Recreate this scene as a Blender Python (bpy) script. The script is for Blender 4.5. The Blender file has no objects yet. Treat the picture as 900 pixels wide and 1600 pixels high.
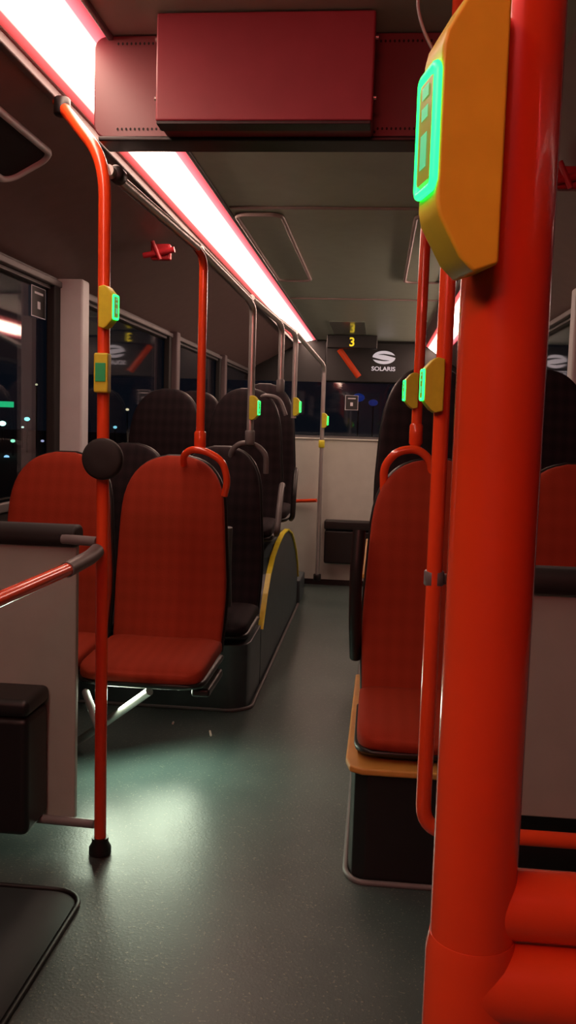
import bpy, math, random, bmesh
from mathutils import Vector, Matrix
random.seed(4)
sc = bpy.context.scene
COL = sc.collection
try:
    sc.view_settings.view_transform = 'Standard'
except Exception:
    pass

# ------------------------------------------------------------------ materials
def mat(name, col, rough=0.5, metal=0.0, emit=None, es=0.0, var=0.12, nscale=12.0, bump=0.0, bscale=200.0, coat=0.0, rvar=0.0):
    m = bpy.data.materials.new(name); m.use_nodes = True
    nt = m.node_tree; N = nt.nodes; L = nt.links
    b = N['Principled BSDF']
    tc = N.new('ShaderNodeTexCoord')
    nz = N.new('ShaderNodeTexNoise'); nz.inputs['Scale'].default_value = nscale; nz.inputs['Detail'].default_value = 4
    L.new(tc.outputs['Object'], nz.inputs['Vector'])
    cr = N.new('ShaderNodeValToRGB')
    cr.color_ramp.elements[0].position = 0.3; cr.color_ramp.elements[1].position = 0.7
    cr.color_ramp.elements[0].color = (*[c*(1-var) for c in col], 1)
    cr.color_ramp.elements[1].color = (*[min(1, c*(1+var)) for c in col], 1)
    L.new(nz.outputs['Fac'], cr.inputs['Fac']); L.new(cr.outputs['Color'], b.inputs['Base Color'])
    b.inputs['Roughness'].default_value = rough
    b.inputs['Metallic'].default_value = metal
    if coat: b.inputs['Coat Weight'].default_value = coat
    if emit:
        b.inputs['Emission Color'].default_value = (*emit, 1); b.inputs['Emission Strength'].default_value = es
    if bump:
        n2 = N.new('ShaderNodeTexNoise'); n2.inputs['Scale'].default_value = bscale
        L.new(tc.outputs['Object'], n2.inputs['Vector'])
        bp = N.new('ShaderNodeBump'); bp.inputs['Strength'].default_value = bump; bp.inputs['Distance'].default_value = 0.002
        L.new(n2.outputs['Fac'], bp.inputs['Height']); L.new(bp.outputs['Normal'], b.inputs['Normal'])
    return m

def fabric(name, c1, c2):
    m = bpy.data.materials.new(name); m.use_nodes = True
    nt = m.node_tree; N = nt.nodes; L = nt.links; b = N['Principled BSDF']
    tc = N.new('ShaderNodeTexCoord')
    waves = []
    for d, s in (('X', 7.0), ('Z', 5.0)):
        w = N.new('ShaderNodeTexWave'); w.bands_direction = d; w.inputs['Scale'].default_value = s; w.inputs['Distortion'].default_value = 0.8
        L.new(tc.outputs['Object'], w.inputs['Vector']); waves.append(w)
    a = N.new('ShaderNodeMath'); a.operation = 'ADD'; L.new(waves[0].outputs['Fac'], a.inputs[0]); L.new(waves[1].outputs['Fac'], a.inputs[1])
    a2 = N.new('ShaderNodeMath'); a2.operation = 'MULTIPLY'; a2.inputs[1].default_value = 0.5; L.new(a.outputs[0], a2.inputs[0])
    mx = N.new('ShaderNodeMix'); mx.data_type = 'RGBA'
    L.new(a2.outputs[0], mx.inputs['Factor']); mx.inputs['A'].default_value = (*c1, 1); mx.inputs['B'].default_value = (*c2, 1)
    L.new(mx.outputs['Result'], b.inputs['Base Color'])
    b.inputs['Roughness'].default_value = 0.85
    b.inputs['Specular IOR Level'].default_value = 0.25
    n2 = N.new('ShaderNodeTexNoise'); n2.inputs['Scale'].default_value = 260
    L.new(tc.outputs['Object'], n2.inputs['Vector'])
    bp = N.new('ShaderNodeBump'); bp.inputs['Strength'].default_value = 0.4; bp.inputs['Distance'].default_value = 0.002
    L.new(n2.outputs['Fac'], bp.inputs['Height']); L.new(bp.outputs['Normal'], b.inputs['Normal'])
    return m

def emis(name, col, s):
    return mat(name, tuple(c*0.5 for c in col), 0.4, emit=col, es=s, var=0.03)

M_red = mat('red_paint', (0.84, 0.072, 0.014), 0.24, var=0.05, coat=0.4)
M_redbig = mat('red_paint_darkened', (0.56, 0.060, 0.014), 0.22, var=0.05, coat=0.5)  # same red paint, darkened to offset the strong light on the near pole
M_yel = mat('yellow_plastic', (0.68, 0.62, 0.035), 0.42, var=0.05, nscale=60)
M_steel = mat('brushed_steel', (0.66, 0.64, 0.62), 0.34, 0.75, var=0.06)
M_grey = mat('grey_plastic', (0.15, 0.14, 0.14), 0.45)
M_black = mat('black_plastic', (0.010, 0.0095, 0.0095), 0.42)
M_rubber = mat('black_rubber', (0.009, 0.008, 0.008), 0.7)
M_panel = mat('grey_laminate', (0.32, 0.34, 0.30), 0.5, var=0.04)
M_panel2 = mat('pale_laminate', (0.58, 0.60, 0.54), 0.5, var=0.04)
M_plat = mat('platform_vinyl', (0.055, 0.080, 0.088), 0.42, var=0.15)
M_plate = mat('floor_plate_vinyl', (0.022, 0.030, 0.032), 0.45, var=0.15)
M_ceil = mat('ceiling_laminate', (0.52, 0.60, 0.48), 0.38, var=0.04)
M_polish = mat('added_mirror_plate', (0.30, 0.34, 0.28), 0.16, var=0.04, coat=0.3)  # for the plate added to mirror the sign digit
M_cove = mat('cove_laminate', (0.24, 0.155, 0.145), 0.42, var=0.06)
M_wall = mat('wall_laminate', (0.12, 0.12, 0.12), 0.5, var=0.05)
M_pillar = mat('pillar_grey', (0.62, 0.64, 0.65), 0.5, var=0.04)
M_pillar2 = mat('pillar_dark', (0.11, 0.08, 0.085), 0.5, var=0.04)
M_beam = mat('bulkhead_paint', (0.19, 0.048, 0.055), 0.33, var=0.05)
M_mon = mat('display_housing', (0.32, 0.042, 0.06), 0.38, var=0.06)
M_wood = mat('ochre_edge', (0.58, 0.30, 0.06), 0.45)
M_yedge = mat('yellow_edge', (0.95, 0.78, 0.03), 0.4)
M_redfab = fabric('red_fabric', (0.295, 0.028, 0.009), (0.345, 0.034, 0.012))
M_dkfab = fabric('dark_fabric', (0.009, 0.006, 0.008), (0.022, 0.012, 0.015))
M_green = emis('green_led', (0.01, 1.0, 0.11), 4.5)
M_cyan = emis('cyan_led', (0.10, 1.0, 0.45), 0.45)
M_face = mat('button_face', (0.35, 0.10, 0.03), 0.25, emit=(0.20, 0.5, 0.04), es=0.35)
M_white = emis('white_print_glow', (0.8, 0.75, 0.8), 0.45)  # emblem and lettering glow by emission though they are only print
M_sticker = mat('sticker_print', (0.6, 0.55, 0.56), 0.5, emit=(.8, .7, .75), es=.05)  # sticker print given a weak glow of its own
M_yled = emis('yellow_led', (1.0, 0.75, 0.03), 0.8)
M_hammer = mat('hammer_red', (0.5, 0.02, 0.03), 0.4)
M_glabel = mat('green_label', (0.02, 0.30, 0.10), 0.5, emit=(0.0, 0.4, 0.1), es=0.1)  # printed label given a faint glow of its own
M_crumb = mat('paper_scrap', (0.85, 0.85, 0.75), 0.8)
M_hatchf = mat('hatch_frame', (0.42, 0.30, 0.28), 0.4)

def floor_mat():
    m = bpy.data.materials.new('vinyl_floor'); m.use_nodes = True
    nt = m.node_tree; N = nt.nodes; L = nt.links; b = N['Principled BSDF']
    tc = N.new('ShaderNodeTexCoord')
    n1 = N.new('ShaderNodeTexNoise'); n1.inputs['Scale'].default_value = 3; n1.inputs['Detail'].default_value = 6
    n2 = N.new('ShaderNodeTexNoise'); n2.inputs['Scale'].default_value = 150; n2.inputs['Detail'].default_value = 3
    L.new(tc.outputs['Object'], n1.inputs['Vector']); L.new(tc.outputs['Object'], n2.inputs['Vector'])
    r = N.new('ShaderNodeValToRGB'); r.color_ramp.elements[0].color = (0.042, 0.072, 0.070, 1); r.color_ramp.elements[1].color = (0.074, 0.112, 0.106, 1)
    r.color_ramp.elements[0].position = .3; r.color_ramp.elements[1].position = .7
    L.new(n1.outputs['Fac'], r.inputs['Fac'])
    r2 = N.new('ShaderNodeValToRGB'); r2.color_ramp.elements[0].position = .62; r2.color_ramp.elements[1].position = .72
    r2.color_ramp.elements[0].color = (0, 0, 0, 1); r2.color_ramp.elements[1].color = (.5, .5, .5, 1)
    L.new(n2.outputs['Fac'], r2.inputs['Fac'])
    mx = N.new('ShaderNodeMix'); mx.data_type = 'RGBA'
    L.new(r2.outputs['Color'], mx.inputs['Factor']); L.new(r.outputs['Color'], mx.inputs['A']); mx.inputs['B'].default_value = (.36, .38, .28, 1)
    L.new(mx.outputs['Result'], b.inputs['Base Color'])
    mr = N.new('ShaderNodeMapRange'); mr.inputs['To Min'].default_value = .30; mr.inputs['To Max'].default_value = .48
    L.new(n1.outputs['Fac'], mr.inputs['Value']); L.new(mr.outputs['Result'], b.inputs['Roughness'])
    bp = N.new('ShaderNodeBump'); bp.inputs['Strength'].default_value = 0.3; bp.inputs['Distance'].default_value = 0.002
    L.new(n2.outputs['Fac'], bp.inputs['Height']); L.new(bp.outputs['Normal'], b.inputs['Normal'])
    return m
M_floor = floor_mat()

def glass_mat():
    m = bpy.data.materials.new('night_window_glass'); m.use_nodes = True
    nt = m.node_tree; N = nt.nodes; L = nt.links
    for n in list(N):
        if n.type != 'OUTPUT_MATERIAL': N.remove(n)
    out = [n for n in N if n.type == 'OUTPUT_MATERIAL'][0]
    t = N.new('ShaderNodeBsdfTransparent'); t.inputs['Color'].default_value = (.85, .9, .9, 1)
    g = N.new('ShaderNodeBsdfGlossy'); g.inputs['Roughness'].default_value = 0.035; g.inputs['Color'].default_value = (.9, .85, .85, 1)
    lw = N.new('ShaderNodeLayerWeight'); lw.inputs['Blend'].default_value = .5
    pw = N.new('ShaderNodeMath'); pw.operation = 'POWER'; pw.inputs[1].default_value = 4.0
    L.new(lw.outputs['Facing'], pw.inputs[0])
    ad = N.new('ShaderNodeMath'); ad.operation = 'MULTIPLY_ADD'; ad.inputs[1].default_value = .7; ad.inputs[2].default_value = .05
    L.new(pw.outputs[0], ad.inputs[0])
    mx = N.new('ShaderNodeMixShader')
    L.new(ad.outputs[0], mx.inputs[0]); L.new(t.outputs[0], mx.inputs[1]); L.new(g.outputs[0], mx.inputs[2])
    L.new(mx.outputs[0], out.inputs['Surface'])
    return m
M_glass = glass_mat()

def strip_mat(s=16.0):
    m = bpy.data.materials.new('light_diffuser'); m.use_nodes = True
    nt = m.node_tree; N = nt.nodes; L = nt.links; b = N['Principled BSDF']
    tc = N.new('ShaderNodeTexCoord'); sx = N.new('ShaderNodeSeparateXYZ')
    L.new(tc.outputs['Generated'], sx.inputs[0])
    r = N.new('ShaderNodeValToRGB')
    e = r.color_ramp.elements
    e[0].position = 0.0; e[0].color = (0.04, 0.003, 0.003, 1)
    e[1].position = 1.0; e[1].color = (0.05, 0.004, 0.006, 1)
    for p, c in ((0.12, (0.10, 0.014, 0.014, 1)), (0.30, (1.0, 0.68, 0.53, 1)), (0.66, (1.0, 0.68, 0.54, 1)), (0.84, (0.15, 0.026, 0.03, 1))):  # red edge stops put a glow halo into the strip's colour
        q = e.new(p); q.color = c
    L.new(sx.outputs['X'], r.inputs['Fac'])
    L.new(r.outputs['Color'], b.inputs['Emission Color']); b.inputs['Emission Strength'].default_value = s
    b.inputs['Base Color'].default_value = (.4, .3, .3, 1); b.inputs['Roughness'].default_value = .5
    return m
M_strip = strip_mat()

# ------------------------------------------------------------------ mesh helpers
def wof(p):
    v = Vector()
    while p is not None:
        v = v+p.matrix_basis.translation; p = p.parent
    return v
def mk(name, verts, faces, m, parent=None, smooth=False, loc=None):
    me = bpy.data.meshes.new(name); me.from_pydata([tuple(v) for v in verts], [], faces); me.update()
    bm = bmesh.new(); bm.from_mesh(me); bmesh.ops.recalc_face_normals(bm, faces=bm.faces); bm.to_mesh(me); bm.free()
    o = bpy.data.objects.new(name, me); COL.objects.link(o)
    if m: me.materials.append(m)
    if smooth:
        for p in me.polygons: p.use_smooth = True
    if loc: o.matrix_basis = Matrix.Translation(loc)
    if parent: o.parent = parent
    return o

def bev(o, w, seg=3, ang=0.6):
    b = o.modifiers.new('bevel', 'BEVEL'); b.width = w; b.segments = seg; b.limit_method = 'ANGLE'; b.angle_limit = ang
    for p in o.data.polygons: p.use_smooth = True
    n = o.modifiers.new('wn', 'WEIGHTED_NORMAL'); n.keep_sharp = True
    return o

def box(name, x0, x1, y0, y1, z0, z1, m, parent=None, b=0.0, seg=3):
    cx, cy, cz = (x0+x1)/2, (y0+y1)/2, (z0+z1)/2
    hx, hy, hz = abs(x1-x0)/2, abs(y1-y0)/2, abs(z1-z0)/2
    v = [(sx*hx, sy*hy, sz*hz) for sx in (-1, 1) for sy in (-1, 1) for sz in (-1, 1)]
    f = [(0, 1, 3, 2), (4, 6, 7, 5), (0, 4, 5, 1), (2, 3, 7, 6), (0, 2, 6, 4), (1, 5, 7, 3)]
    off = Vector((cx, cy, cz)) - wof(parent)
    o = mk(name, v, f, m, parent, loc=off)
    if b: bev(o, b, seg)
    return o

def empty(name, loc, label, cat, group=None):
    e = bpy.data.objects.new(name, None); e.empty_display_size = .1; COL.objects.link(e)
    e.matrix_basis = Matrix.Translation(loc)
    e['label'] = label; e['category'] = cat
    if group: e['group'] = group
    return e

def tag(o, label, cat, group=None):
    o['label'] = label; o['category'] = cat
    if group: o['group'] = group
    return o
def struct(o):
    o['kind'] = 'structure'; return o

def fillet(pts, r, n=7):
    pts = [Vector(p) for p in pts]; out = [pts[0]]
    for i in range(1, len(pts)-1):
        a, p, c = pts[i-1], pts[i], pts[i+1]
        d1 = (a-p); d2 = (c-p); rr = min(r, d1.length*.45, d2.length*.45)
        s = p+d1.normalized()*rr; e = p+d2.normalized()*rr
        for k in range(n+1):
            t = k/n; out.append(s*(1-t)**2+p*2*t*(1-t)+e*t*t)
    out.append(pts[-1]); return out

def sweep(name, pts, r, m, parent=None, fr=0.08, n=18, closed=False, rad=None):
    P = fillet(pts, fr) if fr else [Vector(p) for p in pts]
    o_ = wof(parent); P = [p-o_ for p in P]
    K = len(P); verts = []; faces = []
    def tan(i):
        if closed: return (P[(i+1) % K]-P[i-1]).normalized()
        return (P[min(i+1, K-1)]-P[max(i-1, 0)]).normalized()
    t0 = tan(0); up = Vector((0, 0, 1)) if abs(t0.z) < .9 else Vector((1, 0, 0))
    nrm = t0.cross(up).normalized()
    for i in range(K):
        t = tan(i); nrm = (nrm - t*nrm.dot(t)).normalized(); bn = t.cross(nrm)
        rr = rad(i/(K-1)) if rad else r
        for k in range(n):
            a = 2*math.pi*k/n
            verts.append(P[i]+nrm*rr*math.cos(a)+bn*rr*math.sin(a))
    for i in range(K if closed else K-1):
        j = (i+1) % K
        for k in range(n):
            faces.append((i*n+k, i*n+(k+1) % n, j*n+(k+1) % n, j*n+k))
    if not closed:
        faces.append(tuple(range(n-1, -1, -1))); faces.append(tuple((K-1)*n+k for k in range(n)))
    c = sum((Vector(v) for v in verts), Vector())/len(verts)
    o = mk(name, [v-c for v in verts], faces, m, parent, True, loc=c)
    e = o.modifiers.new('es', 'EDGE_SPLIT'); e.split_angle = 1.0
    return o

def prism(name, prof, a0, a1, axis, m, parent=None, b=0.0, seg=3):
    V = []
    for a in (a0, a1):
        for (p, q) in prof:
            V.append({'x': (a, p, q), 'y': (p, a, q), 'z': (p, q, a)}[axis])
    n = len(prof)
    F = [tuple(range(n)), tuple(range(2*n-1, n-1, -1))]+[(i, (i+1) % n, n+(i+1) % n, n+i) for i in range(n)]
    c = sum((Vector(v) for v in V), Vector())/len(V)
    o = mk(name, [Vector(v)-c for v in V], F, m, parent, loc=c-wof(parent))
    if b: bev(o, b, seg)
    return o

def rrect(x0, x1, y0, y1, r, n=6):
    P = []
    for cx, cy, a0 in ((x1-r, y1-r, 0), (x0+r, y1-r, 90), (x0+r, y0+r, 180), (x1-r, y0+r, 270)):
        for k in range(n+1):
            a = math.radians(a0+90*k/n); P.append((cx+r*math.cos(a), cy+r*math.sin(a)))
    return P

def loft(name, rings, m, parent, loc=(0, 0, 0)):
    n = len(rings[0]); V = [p for r in rings for p in r]; F = []
    for i in range(len(rings)-1):
        for k in range(n): F.append((i*n+k, i*n+(k+1) % n, (i+1)*n+(k+1) % n, (i+1)*n+k))
    F.append(tuple(range(n))); F.append(tuple((len(rings)-1)*n+k for k in range(n)))
    return mk(name, V, F, m, parent, True, loc=Vector(loc))

# ------------------------------------------------------------------ camera
H = 1.25; CX = 0.28
cam = bpy.data.cameras.new('camera'); co = bpy.data.objects.new('camera', cam); COL.objects.link(co)
cam.sensor_fit = 'VERTICAL'; cam.sensor_height = 36; cam.sensor_width = 36*9/16; cam.lens = 31.5
cam.clip_start = 0.02; cam.clip_end = 300
co.matrix_world = Matrix.Translation((CX, 0, H)) @ Matrix.Rotation(math.radians(5.52), 4, 'Z') @ Matrix.Rotation(math.radians(90-5.48), 4, 'X') @ Matrix.Rotation(math.radians(1.75), 4, 'Z')
sc.camera = co

# ------------------------------------------------------------------ shell
YF, YB = -1.6, 10.45
XL, XR = -1.23, 1.25
CZ = 2.25
struct(box('floor', XL-.1, XR+.1, YF, YB, -.06, 0, M_floor))
struct(prism('ceiling', [(-.455, CZ), (.73, CZ), (.73, CZ+.06), (-.455, CZ+.06)], YF, YB, 'y', M_ceil))
struct(prism('ceiling.001', [(-.69, 2.19), (XL, 1.90), (XL-.05, 1.96), (-.69, 2.25)], YF, YB, 'y', M_cove))
struct(prism('ceiling.002', [(.73, CZ), (XR, 1.90), (XR+.05, 1.96), (.73, CZ+.06)], YF, YB, 'y', M_cove))
struct(box('wall_left', XL-.06, XL, YF, YB, 0, .88, M_wall))
struct(box('wall_left', XL-.06, XL, YF, YB, 1.84, 1.95, M_wall))
struct(box('wall_right', XR, XR+.06, YF, YB, 0, .88, M_wall))
struct(box('wall_right', XR, XR+.06, YF, YB, 1.84, 1.95, M_wall))
struct(box('wall_front', XL-.06, XR+.06, YF-.06, YF, 0, 2.31, M_wall))
struct(box('wall_back', XL-.06, XR+.06, YB, YB+.06, 0, 1.15, M_wall))
struct(box('wall_back', XL-.06, XR+.06, YB, YB+.06, 1.77, 2.31, M_black))
struct(box('window_1', XL+.0, XR, YB+.02, YB+.03, 1.15, 1.77, M_glass))
pil = [-1.5, 1.7, 4.17, 6.45, 8.5, 10.4]
k = 2
for i in range(len(pil)-1):
    struct(box('window_%d' % k, XL-.035, XL-.025, pil[i], pil[i+1], .88, 1.84, M_glass)); k += 1
    struct(box('window_%d' % k, XR+.025, XR+.035, pil[i], pil[i+1], .88, 1.84, M_glass)); k += 1
t = 1
for y in pil[1:-1]:
    for sx, X in ((1, XL), (-1, XR)):
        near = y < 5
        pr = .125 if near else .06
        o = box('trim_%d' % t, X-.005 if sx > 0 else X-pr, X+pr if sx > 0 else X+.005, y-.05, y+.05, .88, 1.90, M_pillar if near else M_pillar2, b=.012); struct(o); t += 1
        o = box('trim_%d' % t, X-.02, X+.02, y-.13, y-.051, .90, 1.88, M_rubber, b=.006); struct(o); t += 1
        o = box('trim_%d' % t, X-.02, X+.02, y+.051, y+.13, .90, 1.88, M_rubber, b=.006); struct(o); t += 1
for X in (XL+.012, XR-.012):
    struct(box('trim_%d' % t, X-.012, X+.012, YF, YB, .865, .905, M_grey, b=.006)); t += 1
    struct(box('trim_%d' % t, X-.014, X+.014, YF, YB, 1.855, 1.885, M_grey, b=.006)); t += 1
struct(box('trim_%d' % t, -.70, -.675, YF, YB, 2.165, 2.195, M_grey, b=.006)); t += 1
struct(box('trim_%d' % t, -.46, -.445, YF, YB, 2.235, 2.249, M_grey, b=.004)); t += 1
for y in (4.2, 7.1):
    struct(box('trim_%d' % t, -.44, .73, y-.012, y+.012, 2.240, 2.2495, M_hatchf, b=.003)); t += 1
struct(box('trim_%d' % t, -.22, .12, 8.6, 9.77, 2.2440, 2.2495, M_polish)); t += 1  # glossy plate added so the ceiling here mirrors the sign's digit
hd = box('trim_%d' % t, -.35, .78, YB-.05, YB-.002, 1.77, 2.235, M_black, b=.02); struct(hd); t += 1

lf = prism('ceiling_light', [(-.672, 2.20), (-.462, 2.245), (-.462, 2.26), (-.672, 2.215)], YF+.02, YB-.06, 'y', M_strip)
tag(lf, 'long glowing pinkish white light strip along the ceiling', 'ceiling light', 'ceiling light strips')
lf2 = prism('ceiling_light', [(.79, 2.197), (.97, 2.072), (.975, 2.08), (.795, 2.205)], 5.0, YB-.06, 'y', M_strip)
tag(lf2, 'pinkish white light strip set in the sloping ceiling edge', 'ceiling light', 'ceiling light strips')

# ------------------------------------------------------------------ seats
def ring_xy(hw, tf, tb, z, yoff, n=36, e=3.2):
    R = []
    for k in range(n):
        a = 2*math.pi*k/n; c, s = math.cos(a), math.sin(a)
        x = hw*math.copysign(abs(c)**(2/e), c); sy = math.copysign(abs(s)**(2/e), s)
        u = abs(x)/max(hw, 1e-4)
        y = (sy*tb if sy > 0 else sy*tf*(.62+.38*u*u))
        R.append((x, y+yoff, z))
    return R
def backrest_mesh(W, Hh, sc_=1.0, tf=.035, tb=.03, lean=.13, z0=0.0, start=.64):
    rows = [0, .01, .03, .08, .16, .26, .36, .46, .55, .62, .68, .74, .79, .84, .88, .91, .94, .96, .975, .988, .996, 1.0]
    R = []
    for v in rows:
        f = .96+.04*min(1, v/.25)
        if v > .35: f *= 1-.13*(v-.35)/.65
        if v > start:
            s = (v-start)/(1-start); f *= max(0.02, 1-s**2.8)**(1/2.5)
        th = 1.0
        if v > .93: th = max(.15, (1-((v-.93)/.07)**2)**.5)
        if v < .03: th = .6+.4*v/.03
        yo = lean*v + .02*math.sin(v*math.pi*2.0)
        R.append(ring_xy(W/2*f*sc_, tf*th, tb*th, z0+v*Hh*(1+(sc_-1)*.4), yo))
    return R
def cushion_mesh(W, D, T, n=36, droop=.012, cup=.012):
    R = []
    for v in [0, .02, .06, .15, .3, .45, .6, .72, .82, .89, .94, .97, .99, 1.0]:
        f = 1.0; th = 1.0
        if v > .7: s = (v-.7)/.3; f = max(.55, (1-.4*s**5)**.5); th = max(.12, (1-s**4))**.5
        if v < .06: th = .7+.3*v/.06
        ring = []
        for k in range(n):
            a = 2*math.pi*k/n; c, s_ = math.cos(a), math.sin(a)
            x = W/2*f*math.copysign(abs(c)**(2/4.2), c); z = math.copysign(abs(s_)**(2/2.8), s_)*T/2*th
            u = abs(x)/(W/2)
            if z > 0: z += cup*u*u
            ring.append((x, -v*D, z + T/2 - droop*v*v))
        R.append(ring)
    return R
def seat(x, y, z, Hh, fab, label, W=.44, D=.42, start=.68):
    e = empty('passenger_seat', (x, y, z), label, 'bus seat', 'bus passenger seats')
    loft('backrest', backrest_mesh(W, Hh, start=start), fab, e, (0, 0, .045))
    loft('seat_shell', backrest_mesh(W, Hh, 1.03, .02, .028, start=start), M_black, e, (0, .03, .04))
    loft('seat_cushion', cushion_mesh(W, D, .080), fab, e, (0, -.005, .022))
    loft('seat_pan', cushion_mesh(W*1.03, D*1.0, .05, droop=0, cup=0), M_black, e, (0, 0, 0.002))
    return e

RL = 'red fabric bus seat with dark shell'
DL = 'dark fabric bus seat with rounded back'
sA = seat(-.50, 3.34, .330, .745, M_redfab, RL+' by the aisle')
sB = seat(-.955, 3.34, .330, .745, M_redfab, RL+' by the window')
sweep('support_leg', [(-.475, 2.99, .315), (-.70, 3.16, .12), (-.82, 3.24, .02)], .015, M_steel, sA, fr=.05)
box('seat_bracket', -.33, -.265, 3.00, 3.28, .30, .33, M_black, sA, b=.01)
sweep('seat_bar', [(-.68, 2.92, .32), (-.50, 2.52, .32)], .013, M_grey, sA, fr=0)
sweep('handle', [(-.468, 3.45, 1.08), (-.462, 3.41, 1.125), (-.43, 3.395, 1.15), (-.37, 3.39, 1.145), (-.305, 3.39, 1.11), (-.285, 3.40, 1.035), (-.30, 3.42, .975)], .0135, M_red, sA, fr=.05)
s2a = seat(-.47, 4.18, .305, .79, M_dkfab, DL+' on a low plinth')
s2b = seat(-.93, 4.18, .305, .79, M_dkfab, DL+' beside the window')
sweep('handle', [(-.42, 4.30, 1.06), (-.42, 4.27, 1.12), (-.37, 4.26, 1.165), (-.29, 4.26, 1.155), (-.245, 4.26, 1.11), (-.245, 4.27, 1.02)], .013, M_grey, s2a, fr=.05)
sweep('armrest', [(-.36, 3.92, .44), (-.36, 3.88, .62), (-.355, 3.86, .80)], .020, M_grey, s2a, fr=.05)
s3a = seat(-.47, 4.98, .635, .775, M_dkfab, DL+' above the wheel arch', start=.6)
s3b = seat(-.93, 4.98, .635, .76, M_dkfab, DL+' beside rear window', start=.6)
sweep('armrest', [(-.235, 4.97, .92), (-.225, 4.83, .93), (-.22, 4.70, .83), (-.22, 4.62, .70), (-.23, 4.68, .68)], .016, M_grey, s3a, fr=.08)
sweep('handle', [(-.42, 5.09, 1.36), (-.38, 5.08, 1.42), (-.28, 5.08, 1.41), (-.24, 5.08, 1.31)], .012, M_grey, s3a, fr=.05)
s4a = seat(-.47, 5.76, .655, .82, M_dkfab, DL+' behind the wheel arch', start=.6)
s4b = seat(-.93, 5.76, .655, .76, M_dkfab, DL+' behind, by the window', start=.6)
sweep('armrest', [(-.235, 5.76, .97), (-.22, 5.60, .98), (-.215, 5.48, .88), (-.215, 5.42, .70), (-.23, 5.48, .68)], .016, M_black, s4a, fr=.08)
sC = seat(.475, 2.82, .335, .775, M_redfab, RL+' on an ochre edged plinth')
sD = seat(.93, 2.82, .335, .775, M_redfab, RL+' behind the padded partition')
sweep('handle', [(.31, 2.94, 1.02), (.305, 2.925, 1.13), (.345, 2.92, 1.18), (.41, 2.92, 1.19), (.455, 2.92, 1.155), (.46, 2.93, 1.09)], .0135, M_red, sC, fr=.05)
sweep('armrest', [(.238, 2.90, .50), (.232, 2.84, .62), (.230, 2.80, .78), (.235, 2.82, .93)], .02, M_black, sC, fr=.06)
sE = seat(.50, 3.76, .713, .76, M_dkfab, DL+' on a raised plinth', start=.52)
sF = seat(.96, 3.76, .713, .76, M_dkfab, DL+' on raised plinth near window', start=.52)

# ------------------------------------------------------------------ plinths
e = empty('seat_plinth', (-.72, 4.0, 0), 'low dark grey vinyl seat plinth with rounded corner', 'seat plinth', 'seat plinths')
prism('plinth_body', [(-1.22, 3.78), (-.33, 3.78), (-.285, 3.79), (-.25, 3.82), (-.24, 3.87), (-.24, 4.205), (-1.22, 4.205)], 0.001, .295, 'z', M_plat, e, b=.006)
wa = empty('wheel_arch_cover', (-.72, 5.2, 0), 'dark grey wheel arch cover with curved yellow edge', 'wheel arch')
prof = [(4.345, .001), (4.345, .27), (4.42, .34), (4.5, .41), (4.62, .49), (4.78, .555), (5.0, .60), (5.25, .625), (5.5, .62), (5.75, .57), (5.95, .49), (6.12, .40), (6.25, .30), (6.32, .20), (6.32, .001)]
prof = [(p-.125, q) for p, q in prof]
prism('arch_body', prof, -1.22, -.24, 'x', M_plat, wa)
cap = []
for i in range(1, len(prof)-1):
    a, c = Vector(prof[i-1]), Vector(prof[i+1]); tt = (c-a).normalized(); nn = Vector((-tt.y, tt.x))
    cap.append((prof[i][0]+nn.x*.010, prof[i][1]+nn.y*.010))
V = []; F = []
for (p, q), (p2, q2) in zip(prof[1:-1], cap):
    for X in (-.256, -.230):
        V.append((X, p, q+.001)); V.append((X, p2, q2))
for i in range(len(cap)-1):
    a = i*4; b_ = a+4
    F += [(a+1, a+3, b_+3, b_+1), (a, a+2, b_+2, b_), (a, a+1, b_+1, b_), (a+2, a+3, b_+3, b_+2)]
n = len(cap)-1
F += [(0, 1, 3, 2), (n*4, n*4+1, n*4+3, n*4+2)]
mk('edge_trim', [Vector(v)-wa.matrix_basis.translation for v in V], F, M_yedge, wa)
st = box('floor_step', -1.22, -.22, 6.22, 6.62, .001, .17, M_plat, b=.01); tag(st, 'low dark step behind the wheel arch', 'step')
rp = empty('seat_plinth', (.72, 2.8, 0), 'tall dark seat plinth with ochre edged top', 'seat plinth', 'seat plinths')
pl = [(.29, 2.38), (1.24, 2.38), (1.24, 3.30), (.25, 3.30), (.245, 2.45), (.255, 2.405)]
prism('plinth_body', pl, .001, .312, 'z', M_black, rp, b=.005)
pl2 = [(.275, 2.36), (1.24, 2.36), (1.24, 3.30), (.235, 3.30), (.228, 2.44), (.24, 2.38)]
prism('plinth_top', pl2, .313, .333, 'z', M_wood, rp, b=.006)
rp2 = empty('seat_plinth', (.72, 3.8, 0), 'raised dark vinyl seat plinth over the rear wheel', 'seat plinth', 'seat plinths')
box('plinth_body', .25, 1.24, 3.32, 4.4, .001, .69, M_plat, rp2, b=.01)
box('plinth_top', .245, 1.24, 3.315, 4.4, .691, .710, M_wood, rp2, b=.005)
struct(sweep('baseboard_left', [(-1.2, 3.77, .006), (-.30, 3.77, .006), (-.228, 3.83, .006), (-.228, 6.2, .006)], .008, M_grey, fr=.05))
struct(sweep('baseboard_right', [(1.2, 2.37, .006), (.27, 2.37, .006), (.238, 2.42, .006), (.238, 6.0, .006)], .008, M_grey, fr=.04))

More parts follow.
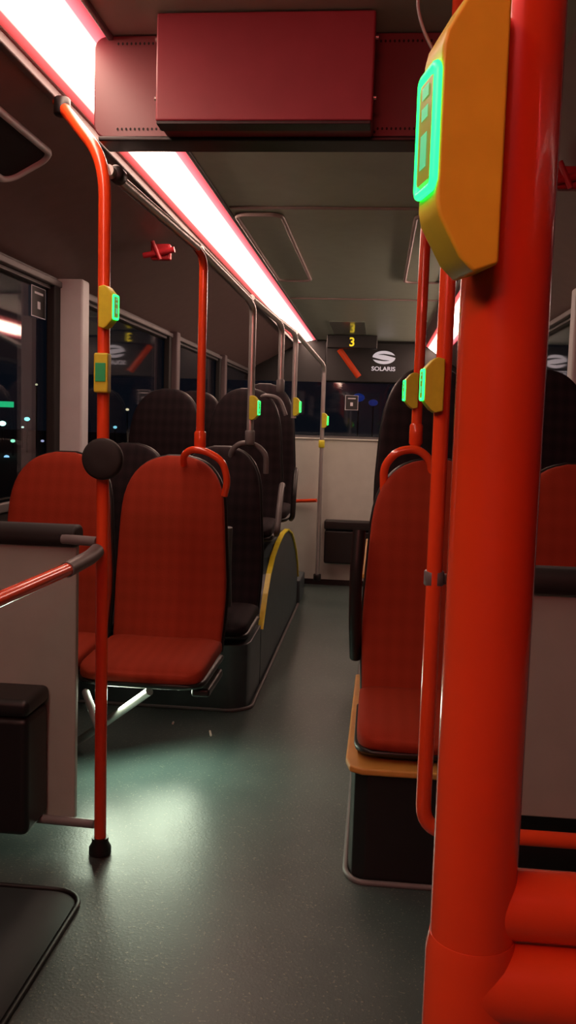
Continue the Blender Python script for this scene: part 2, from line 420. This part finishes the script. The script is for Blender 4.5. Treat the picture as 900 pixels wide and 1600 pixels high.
# ------------------------------------------------------------------ stop buttons
def stop_button(parent, x, y, z, ang, S=(1, 1, 1), fz=1.0, bw=.003):
    off = wof(parent)
    prof = [(-.004, -.054), (.012, -.058), (.022, -.052), (.036, -.036), (.038, -.030), (.038, .030), (.036, .036), (.022, .052), (.012, .058), (-.004, .054)]
    V = []
    for yy in (-.018, .018):
        for p, q in prof: V.append((p*S[0], yy*S[1], q*S[2]))
    n = len(prof); F = [tuple(range(n)), tuple(range(2*n-1, n-1, -1))]+[(i, (i+1) % n, n+(i+1) % n, n+i) for i in range(n)]
    h = mk('stop_button', V, F, M_yel, parent, loc=Vector((x, y, z))-off); bev(h, bw)
    h.rotation_euler = (0, 0, math.radians(ang))
    h['label'] = 'yellow stop request button housing with green glow'
    R = [(a*S[1], b*S[2]*fz) for a, b in rrect(-.0155, .0155, -.031, .031, .004, 4)]
    N = len(R); P = [Vector((.0395*S[0], a, b)) for a, b in R]
    fr_ = sweep('button_light', P, .0026*S[1], M_green, None, fr=0, n=8, closed=True); fr_.parent = h
    fr_.modifiers.clear()
    V = [(.0382*S[0], a*.86, b*.9) for a, b in R]+[(.0415*S[0], a*.80, b*.86) for a, b in R]
    F = [tuple(range(N)), tuple(range(2*N-1, N-1, -1))]+[(i, (i+1) % N, N+(i+1) % N, N+i) for i in range(N)]
    mk('push_button', V, F, M_face, h)
    for zc, hh in ((.021, .0025), (.010, .0025), (-.010, .007)):
        zc *= fz
        mk('button_marking', [(.042*S[0], -.006*S[1], (zc-hh)*S[2]), (.042*S[0], .006*S[1], (zc-hh)*S[2]), (.042*S[0], .006*S[1], (zc+hh)*S[2]), (.042*S[0], -.006*S[1], (zc+hh)*S[2])], [(0, 1, 2, 3)], M_cyan, h)
    return h

def clamp(parent, x, y, z, r=.024, h=.05, m=None, axis='z', name='clamp'):
    d = {'z': Vector((0, 0, h/2)), 'y': Vector((0, h/2, 0)), 'x': Vector((h/2, 0, 0))}[axis]
    c = Vector((x, y, z))
    return sweep(name, [c-d, c-d*.8, c+d*.8, c+d], r, m or M_black, parent, fr=0, rad=lambda t: r*(.82 if t in (0, 1) else 1))

G = 'vertical grab poles'
PX, PY = -.472, 2.43
p1 = empty('grab_pole', (PX, PY, 0), 'red grab pole with yellow stop button and black pad', 'grab pole', G)
sweep('pole', [(-.672, PY+.17, 2.16), (PX-.01, PY+.01, 1.95), (PX, PY, .03)], .0172, M_red, p1, fr=.10)
clamp(p1, -.655, PY+.155, 2.14, .024, .05, M_black, 'z')
sweep('pole_foot', [(PX, PY, .002), (PX, PY, .02), (PX, PY, .035), (PX, PY, .05)], .03, M_black, p1, fr=0, rad=lambda t: .032 if t < .5 else .024)
stop_button(p1, PX-.004, PY-.02, 1.555, -8)
box('card_holder', PX-.022, PX+.018, PY-.036, PY-.002, 1.325, 1.432, M_yel, p1, b=.005)
box('label_plate', PX-.016, PX+.012, PY-.040, PY-.0365, 1.355, 1.405, M_glabel, p1, b=.001)
c = Vector((PX+.01, PY-.045, 1.145)); rg = []
for (yy, rr) in ((-.016, .02), (-.0165, .048), (-.013, .054), (-.006, .057), (.006, .057), (.012, .053), (.014, .03)):
    rg.append([(c.x+rr*math.cos(2*math.pi*k/40)-PX, c.y+yy-PY, c.z+rr*math.sin(2*math.pi*k/40)) for k in range(40)])
loft('round_pad', rg, M_rubber, p1)
clamp(p1, PX, PY, 1.145, .026, .07, M_black)
rl = empty('handrail', (-.5, 2.0, .88), 'red horizontal handrail with grey end fitting joined to pole', 'handrail')
sweep('rail', [(-.50, 2.31, .865), (-.505, .4, .87)], .0175, M_red, rl, fr=0)
sweep('rail_fitting', [(PX-.012, PY-.022, .888), (-.485, 2.36, .878), (-.50, 2.21, .865)], .021, M_grey, rl, fr=.03)

def drop(x0, y0, z0, x1, y1, z1, zb, mrail, mpole, label, btn=None, ang=0, sock=True, first=False):
    e = empty('grab_pole', (x1, y1, zb), label, 'grab pole', G)
    sweep('top_rail', [(x0, y0, z0), (x1-.008, y1-.09, z1+.012)], .0165, mrail, e, fr=0)
    sweep('pole', [(x1-.012, y1-.11, z1+.015), (x1, y1, z1-.01), (x1, y1, zb)], .0165, mpole, e, fr=.09)
    if first: clamp(e, x0+.012, y0+.05, z0, .023, .05, M_black, 'y')
    if sock: clamp(e, x1, y1, zb+.03, .023, .07, M_grey if mpole is not M_red else M_red, 'z', 'socket')
    if btn: stop_button(e, x1+.004, y1-.02, btn, ang)
    return e
drop(PX-.008, PY+.03, 1.93, -.40, 3.42, 1.885, 1.155, M_steel, M_red, 'red seat-back pole curving into a steel ceiling rail', first=True)
drop(-.41, 3.40, 1.90, -.32, 4.22, 1.81, 1.16, M_steel, M_steel, 'steel seat-back pole with small stop button', 1.33, -8)
drop(-.33, 4.22, 1.84, -.265, 4.98, 1.80, 1.44, M_steel, M_steel, 'steel seat-back pole above wheel arch seat')
drop(-.275, 4.97, 1.82, -.245, 5.60, 1.81, 1.30, M_steel, M_steel, 'steel grab pole beside rear seats with stop button', 1.37, -8, sock=False)
e = drop(-.25, 5.62, 1.83, -.145, 6.93, 1.715, .09, M_steel, M_steel, 'steel floor pole in front of pale partition', 1.30, -8, sock=False)
clamp(e, -.145, 6.93, .08, .03, .05, M_black)
clamp(e, -.145, 6.93, 1.12, .024, .06, M_yel)

bp = empty('grab_pole', (.331, .39, .86), 'large glossy red grab pole with yellow stop button', 'grab pole', G)
sweep('pole', [(.331, .39, 2.248), (.331, .39, .02)], .0186, M_redbig, bp, fr=0, n=48)
sweep('pole_collar', [(.331, .39, .90), (.331, .39, .93), (.331, .39, 1.018), (.331, .39, 1.026)], .0202, M_redbig, bp, fr=0, n=48, rad=lambda t: .0202 if t < .99 else .0188)
sweep('upper_crossbar', [(.334, .391, 1.0405), (1.23, .391, 1.0405)], .0152, M_redbig, bp, fr=0, n=48)
sweep('lower_crossbar', [(.332, .388, 1.006), (1.23, .388, 1.006)], .0180, M_redbig, bp, fr=0, n=48)
stop_button(bp, .3185, .368, 1.3645, 180+14, (.62, .68, .93), .77, .0015)
sweep('button_cable', [(.2975, .372, 1.396), (.2915, .375, 1.408), (.2885, .38, 1.422), (.2945, .385, 1.438), (.312, .39, 1.455)], .0007, M_grey, bp, fr=.012, n=8)

p2 = empty('grab_pole', (.415, 1.95, .37), 'slim red grab pole bending into a low crossbar', 'grab pole', G)
sweep('pole', [(.415, 1.95, 2.249), (.415, 1.95, .36), (1.235, 1.95, .36)], .0172, M_red, p2, fr=.06, n=24)
stop_button(p2, .409, 1.93, 1.345, 180+8)
clamp(p2, .415, 1.955, .93, .022, .035, M_grey)
p3 = empty('grab_pole', (.405, 2.95, 1.2), 'red seat-back grab pole curving to the ceiling', 'grab pole', G)
sweep('pole', [(.56, 2.95, 2.248), (.408, 2.95, 1.99), (.405, 2.95, 1.185)], .0172, M_red, p3, fr=.12)
clamp(p3, .405, 2.95, 1.235, .022, .07, M_red, 'z', 'socket')
stop_button(p3, .399, 2.93, 1.375, 180+8)
p4 = empty('grab_pole', (.56, 4.35, 1.46), 'steel grab pole bending toward the ceiling edge', 'grab pole', G)
sweep('pole', [(.80, 4.35, 2.18), (.56, 4.35, 1.82), (.555, 4.05, 1.42)], .0165, M_steel, p4, fr=.12)

# ------------------------------------------------------------------ partitions
pa = empty('partition_panel', (-.9, 2.50, 0), 'grey partition panel with black padded top bar', 'partition', 'seat partitions')
box('panel', -1.22, -.568, 2.485, 2.51, .07, .89, M_panel, pa, b=.004)
prism('padded_bar', rrect(2.455, 2.535, .885, .948, .026), -1.225, -.563, 'x', M_rubber, pa, b=.01)
sweep('bracket', [(-.60, 2.46, .91), (-.55, 2.45, .91), (PX-.02, 2.435, .91)], .014, M_grey, pa, fr=0)
sweep('bracket', [(-.80, 2.45, .085), (PX-.02, 2.435, .085)], .013, M_grey, pa, fr=0)
bn = box('waste_bin', -1.19, -.648, 2.32, 2.483, .085, .425, M_black, pa, b=.02)
bn['label'] = 'black plastic waste box mounted on panel'
box('bin_lid', -1.19, -.643, 2.31, 2.483, .428, .478, M_black, bn, b=.018)

pb = empty('partition_panel', (.85, 2.0, .4), 'grey partition panel with thick black padded top bar', 'partition', 'seat partitions')
box('panel', .455, 1.24, 2.005, 2.03, .385, .905, M_panel, pb, b=.004)
prism('padded_bar', rrect(1.965, 2.05, .90, .958, .026), .45, 1.245, 'x', M_rubber, pb, b=.01)
sweep('bracket', [(.425, 1.965, .925), (.47, 2.0, .925)], .012, M_grey, pb, fr=0)

pc = empty('partition_panel', (0, 7.05, 0), 'pale grey waist-high partition across the aisle end', 'partition')
box('panel', -1.22, 1.24, 7.05, 7.09, .03, 1.15, M_panel2, pc, b=.004)
box('top_edge', -1.22, 1.24, 7.04, 7.10, 1.152, 1.164, M_panel2, pc, b=.003)
box('kick_plate', -1.22, 1.24, 7.045, 7.0495, .001, .045, M_black, pc)
rc = empty('storage_box', (.07, 6.98, .2), 'black plastic box mounted on pale partition', 'storage box')
box('box_body', -.10, .27, 6.94, 7.035, .19, .45, M_black, rc, b=.015)
box('box_lid', -.105, .275, 6.93, 7.035, .455, .53, M_black, rc, b=.015)
o = sweep('handrail', [(-.38, 7.02, .66), (-.17, 6.95, .68)], .014, M_red, fr=0); tag(o, 'short red handrail near the floor pole', 'handrail')

# ------------------------------------------------------------------ ceiling bulkhead + display
bk = empty('ceiling_bulkhead', (-.03, 2.42, 2.25), 'dark red tinted bulkhead with vent holes under the ceiling', 'bulkhead')
PR = rrect(-.495, .44, 1.99, 2.247, .035)
prism('bulkhead_panel', PR, 2.38, 2.46, 'y', M_beam, bk, b=.004)
box('bottom_lip', -.48, .43, 2.372, 2.47, 1.980, 1.993, M_black, bk, b=.004)
V = []; F = []
def dot(x, z, r=.0028):
    b0 = len(V)
    for k in range(8): V.append((x+r*math.cos(k*math.pi/4)+.03, 2.3785-2.42, z+1.4*r*math.sin(k*math.pi/4)-2.25))
    F.append(tuple(range(b0, b0+8)))
for i in range(12):
    for zz in (2.226, 2.012):
        dot(-.43+i*.0115, zz); dot(.25+i*.0115, zz)
for i in range(30): dot(-.28+i*.018, 2.004)
o = mk('vent_holes', V, F, M_rubber, bk); o['kind'] = 'stuff'
md = empty('display_box', (-.025, 2.3, 2.25), 'dark red metal display housing hanging under the ceiling', 'display box')
box('housing', -.297, .238, 2.25, 2.378, 1.990, 2.246, M_mon, md, b=.006)
box('screen_edge', -.293, .234, 2.246, 2.30, 1.981, 1.9895, M_black, md, b=.002)
for x, z in ((-.300, 2.05), (-.300, 2.19), (.241, 2.05), (.241, 2.19)):
    sweep('screw', [(x-.004, 2.27, z), (x+.004, 2.27, z)], .005, M_steel, md, fr=0, n=10)

def hatch(x0, x1, y0, y1, label):
    e = empty('ceiling_hatch', ((x0+x1)/2, (y0+y1)/2, 2.245), label, 'ceiling hatch', 'ceiling hatches')
    P = rrect(x0, x1, y0, y1, .06)
    sweep('hatch_frame', [(a, b, 2.238) for a, b in P], .010, M_hatchf, e, fr=0, n=10, closed=True)
    P = rrect(x0+.012, x1-.012, y0+.012, y1-.012, .05)
    prism('hatch_panel', P, 2.240, 2.2485, 'z', M_ceil, e)
hatch(-.43, -.21, 4.3, 6.2, 'rounded rectangular hatch frame on the ceiling')
hatch(.42, .66, 4.3, 6.2, 'rounded rectangular hatch frame on the ceiling')
d = Vector((XL+.69, 0, 1.90-2.19)).normalized()
def cov(s, y, off=.008):
    p = Vector((-.69, y, 2.19))+d*s; nn = Vector((-d.z, 0, d.x)); nn = nn if nn.z < 0 else -nn
    return p+nn*off
e = empty('vent_cover', cov(.3, 2.6), 'pale outlined vent cover on the sloping ceiling edge', 'vent cover')
P = rrect(.15, .33, 2.15, 2.95, .05)
sweep('vent_frame', [cov(a, b) for a, b in P], .012, M_pillar, e, fr=0, n=10, closed=True)
Pn = [cov(a, b, .002) for a, b in rrect(.16, .32, 2.16, 2.94, .04)]; Pm = [cov(a, b, .006) for a, b in rrect(.16, .32, 2.16, 2.94, .04)]
n = len(Pn)
mk('vent_panel', [p-e.matrix_basis.translation for p in Pn+Pm], [tuple(range(n)), tuple(range(2*n-1, n-1, -1))]+[(i, (i+1) % n, n+(i+1) % n, n+i) for i in range(n)], M_rubber, e)

def hammer(p, label):
    e = empty('emergency_hammer', p, label, 'emergency hammer', 'emergency hammers')
    x, y, z = p
    box('hammer_holder', x-.045, x+.05, y-.02, y+.02, z-.05, z+.025, M_hammer, e, b=.008)
    sweep('hammer_handle', [(x-.075, y-.035, z-.035), (x+.075, y-.035, z-.005)], .014, M_hammer, e, fr=0, n=12)
    sweep('hammer_head', [(x-.03, y-.045, z+.03), (x+.01, y-.045, z-.055)], .013, M_hammer, e, fr=0, n=12, rad=lambda t: .017 if .1 < t < .9 else .010)
hammer((-.785, 4.30, 2.07), 'red emergency hammer in holder on sloping ceiling edge')
hammer((.87, 3.15, 2.11), 'small red emergency hammer by the ceiling edge')

e = empty('led_sign', (-.03, 9.8, 2.11), 'black sign with yellow glowing number', 'led sign')
box('sign_housing', -.30, .24, 9.78, 9.9, 2.105, 2.243, M_black, e, b=.008)
def text(name, s, size, loc, m, parent=None, sx=1.0, rot=(math.pi/2, 0, 0)):
    cu = bpy.data.curves.new(name, 'FONT'); cu.body = s; cu.size = size; cu.align_x = 'CENTER'; cu.align_y = 'CENTER'; cu.extrude = .002; cu.offset = size*.02
    to = bpy.data.objects.new('tmp', cu); COL.objects.link(to)
    bpy.context.view_layer.update()
    me = bpy.data.meshes.new_from_object(to.evaluated_get(bpy.context.evaluated_depsgraph_get()))
    bpy.data.objects.remove(to)
    me.materials.clear(); me.materials.append(m)
    o = bpy.data.objects.new(name, me); COL.objects.link(o); o.rotation_euler = rot; o.scale = (sx, 1, 1)
    L = Vector(loc)-wof(parent)
    if parent: o.parent = parent
    o.location = L
    return o
text('sign_digit', '3', .13, (-.03, 9.775, 2.165), M_yled, e)
em = empty('brand_sign', (.33, 10.39, 1.95), 'white emblem and lettering on glossy black header', 'sign')
N = 60; a_, b_ = .130, .075
V = []; F = []; prev = None
for k in range(N+1):
    x = -a_+2*a_*k/N; u = x/a_
    ye = b_*math.sqrt(max(0.0, 1-u*u))
    h1 = .17*b_*(max(0, (u+.5)/1.5))**.6; h2 = .17*b_*(max(0, (.5-u)/1.5))**.6
    c1 = b_*(.36+.10*math.cos(u*1.6)-.22*max(0, u)); c2 = -b_*(.36+.10*math.cos(u*1.6)-.22*max(0, -u))
    cl = lambda v: max(-ye, min(ye, v))
    row = [-ye, cl(c2-h2), cl(c2+h2), cl(c1-h1), cl(c1+h1), ye]
    b0 = len(V)
    for z in row: V.append((x, 0, z))
    if prev is not None:
        for j in (0, 2, 4): F.append((prev+j, b0+j, b0+j+1, prev+j+1))
    prev = b0
o = mk('emblem', V, F, M_white, em); o.location = Vector((.320, 10.392, 2.06))-wof(em)
text('lettering', 'SOLARIS', .066, (.318, 10.392, 1.93), M_white, em, sx=1.1)
o = sweep('handrail', [(-.18, 10.15, 2.12), (.05, 10.15, 1.82)], .034, M_redbig, None, fr=0); tag(o, 'short slanted red bar imitating a rail reflection below rear header', 'handrail')  # solid bar modelled in place of a red rail's reflection

def sticker(x, y, z, w, h, face, label):
    e = empty('sticker', (x, y, z), label, 'sticker', 'window stickers')
    def pl(name, u0, u1, v0, v1, m, off):
        if face == 'x': vs = [(off, u0, v0), (off, u1, v0), (off, u1, v1), (off, u0, v1)]
        else: vs = [(u0, -off, v0), (u1, -off, v0), (u1, -off, v1), (u0, -off, v1)]
        mk(name, vs, [(0, 1, 2, 3)], m, e)
    q = .006
    pl('sticker_border', -w/2, w/2, -h/2, h/2, M_sticker, 0.0)
    pl('sticker_face', -w/2+q, w/2-q, -h/2+q*.7, h/2-q*.7, M_black, .001)
    pl('sticker_print', -w*.3, w*.3, h*.25, h*.32, M_sticker, .002)
    pl('sticker_symbol', -w*.10, w*.10, -h*.22, h*.02, M_sticker, .002)
sticker(XL-.018, 3.94, 1.765, .17, .135, 'x', 'small black sticker with white border on window')
sticker(-.03, 10.46, 1.54, .15, .17, 'y', 'small sticker with white border on rear window')

fp = empty('floor_plate', (-.8, 1.8, 0), 'dark rounded floor hatch plate with worn edge', 'floor plate')
prism('plate', rrect(-1.2, -.45, 1.0, 2.20, .07), .0005, .004, 'z', M_plate, fp)
sweep('plate_edge', [(a, b, .004) for a, b in rrect(-1.2, -.44, .99, 2.21, .08)], .007, M_black, fp, fr=0, n=8, closed=True)
hc = empty('heater_grille', (-1.1, 3.6, .15), 'dark perforated heater grille under the seats', 'heater')
box('heater_body', -1.22, -.98, 3.42, 3.76, .01, .27, M_grey, hc, b=.01)
for i in range(9):
    box('grille_slat', -1.2, -.975, 3.41, 3.4195, .04+i*.024, .048+i*.024, M_steel, hc)
for x, y, r, ln in ((-.35, 3.50, .5, .05), (-.52, 3.58, 1.2, .02)):
    o = sweep('paper_scrap', [(x, y, .005), (x+ln*math.cos(r)*.3, y-ln, .005)], .0045, M_crumb, fr=0, n=6); tag(o, 'tiny pale paper scrap lying on the floor', 'paper scrap', 'paper scraps')

# ------------------------------------------------------------------ outside
struct(mk('ground', [(-80, -20, -.4), (80, -20, -.4), (80, 120, -.4), (-80, 120, -.4)], [(0, 1, 2, 3)], mat('asphalt', (.01, .01, .012), .8)))
def lamp(x, y, z, col, s, r=.14):
    m = emis('lamp_glow', col, s)
    e = empty('street_lamp', (x, y, -.4), 'distant glowing street lamp on dark post', 'street lamp', 'street lamps outside')
    sweep('lamp_post', [(x, y, -.4), (x, y, z-.1)], .04, M_black, e, fr=0, n=8)
    rg = [[(r*math.sin(p)*math.cos(2*math.pi*k/12), r*math.sin(p)*math.sin(2*math.pi*k/12), r*.7*math.cos(p)) for k in range(12)] for p in (.1, .5, .9, 1.3, 1.7, 2.1, 2.5, 3.0)]
    o = loft('lamp_head', rg, m, e); o.location = (0, 0, z+.4)
for px, py, D, c, s, r in ((5, 662, 40, (.5, 1, .9), 5, .16), (45, 655, 42, (.2, .9, .9), 4, .13), (22, 690, 38, (.3, 1, .6), 2, .10), (60, 600, 45, (.9, .8, .5), 1, .07),
                           (12, 716, 36, (.3, .6, 1), 2, .11), (205, 640, 40, (1, .8, .5), 1.5, .08), (340, 640, 42, (.1, .55, 1), 4, .2), (70, 690, 50, (.6, .6, 1), 1, .10),
                           (50, 720, 44, (.3, 1, .8), 1, .09), (38, 668, 48, (.8, 1, .9), 1.5, .08), (186, 668, 44, (.3, .8, 1), 1.5, .1),
                           (560, 622, 45, (.01, .10, .8), .16, .30), (582, 630, 48, (.03, .12, .9), .12, .25)):
    u = (px-590)/1400*1.03; lamp(CX+u*D, D, H-((py-670)-.0306*(px-590))/1400*D, c, s, r)
tag(box('illuminated_sign', -17.2, -16.5, 40, 40.3, 1.72, 1.98, emis('sign_green', (.03, .9, .35), .8), b=.03), 'distant glowing green shop sign', 'sign')

# ------------------------------------------------------------------ lights
def area(name, loc, size, sy, power, col, rot=(0, 0, 0)):
    l = bpy.data.lights.new(name, 'AREA'); l.shape = 'RECTANGLE'; l.size = size; l.size_y = sy; l.energy = power; l.color = col
    o = bpy.data.objects.new(name, l); COL.objects.link(o); o.location = loc; o.rotation_euler = rot; return o
area('front_red_fill', (-.02, -1.0, 2.185), .7, .10, 14, (1, .10, .10), (math.radians(96), 0, 0))  # unseen red fill added to tint ceiling, bulkhead and poles
dn = (Vector((-.34, 2.78, 0))-Vector((-.56, 3.06, .29))).to_track_quat('-Z', 'Y').to_euler()
area('floor_lamp_glow', (-.52, 3.08, .285), .44, .18, 5.2, (.86, 1, .74), dn)
w = bpy.data.worlds.new('world'); sc.world = w; w.use_nodes = True
w.node_tree.nodes['Background'].inputs[0].default_value = (.006, .008, .014, 1)
w.node_tree.nodes['Background'].inputs[1].default_value = 0.5
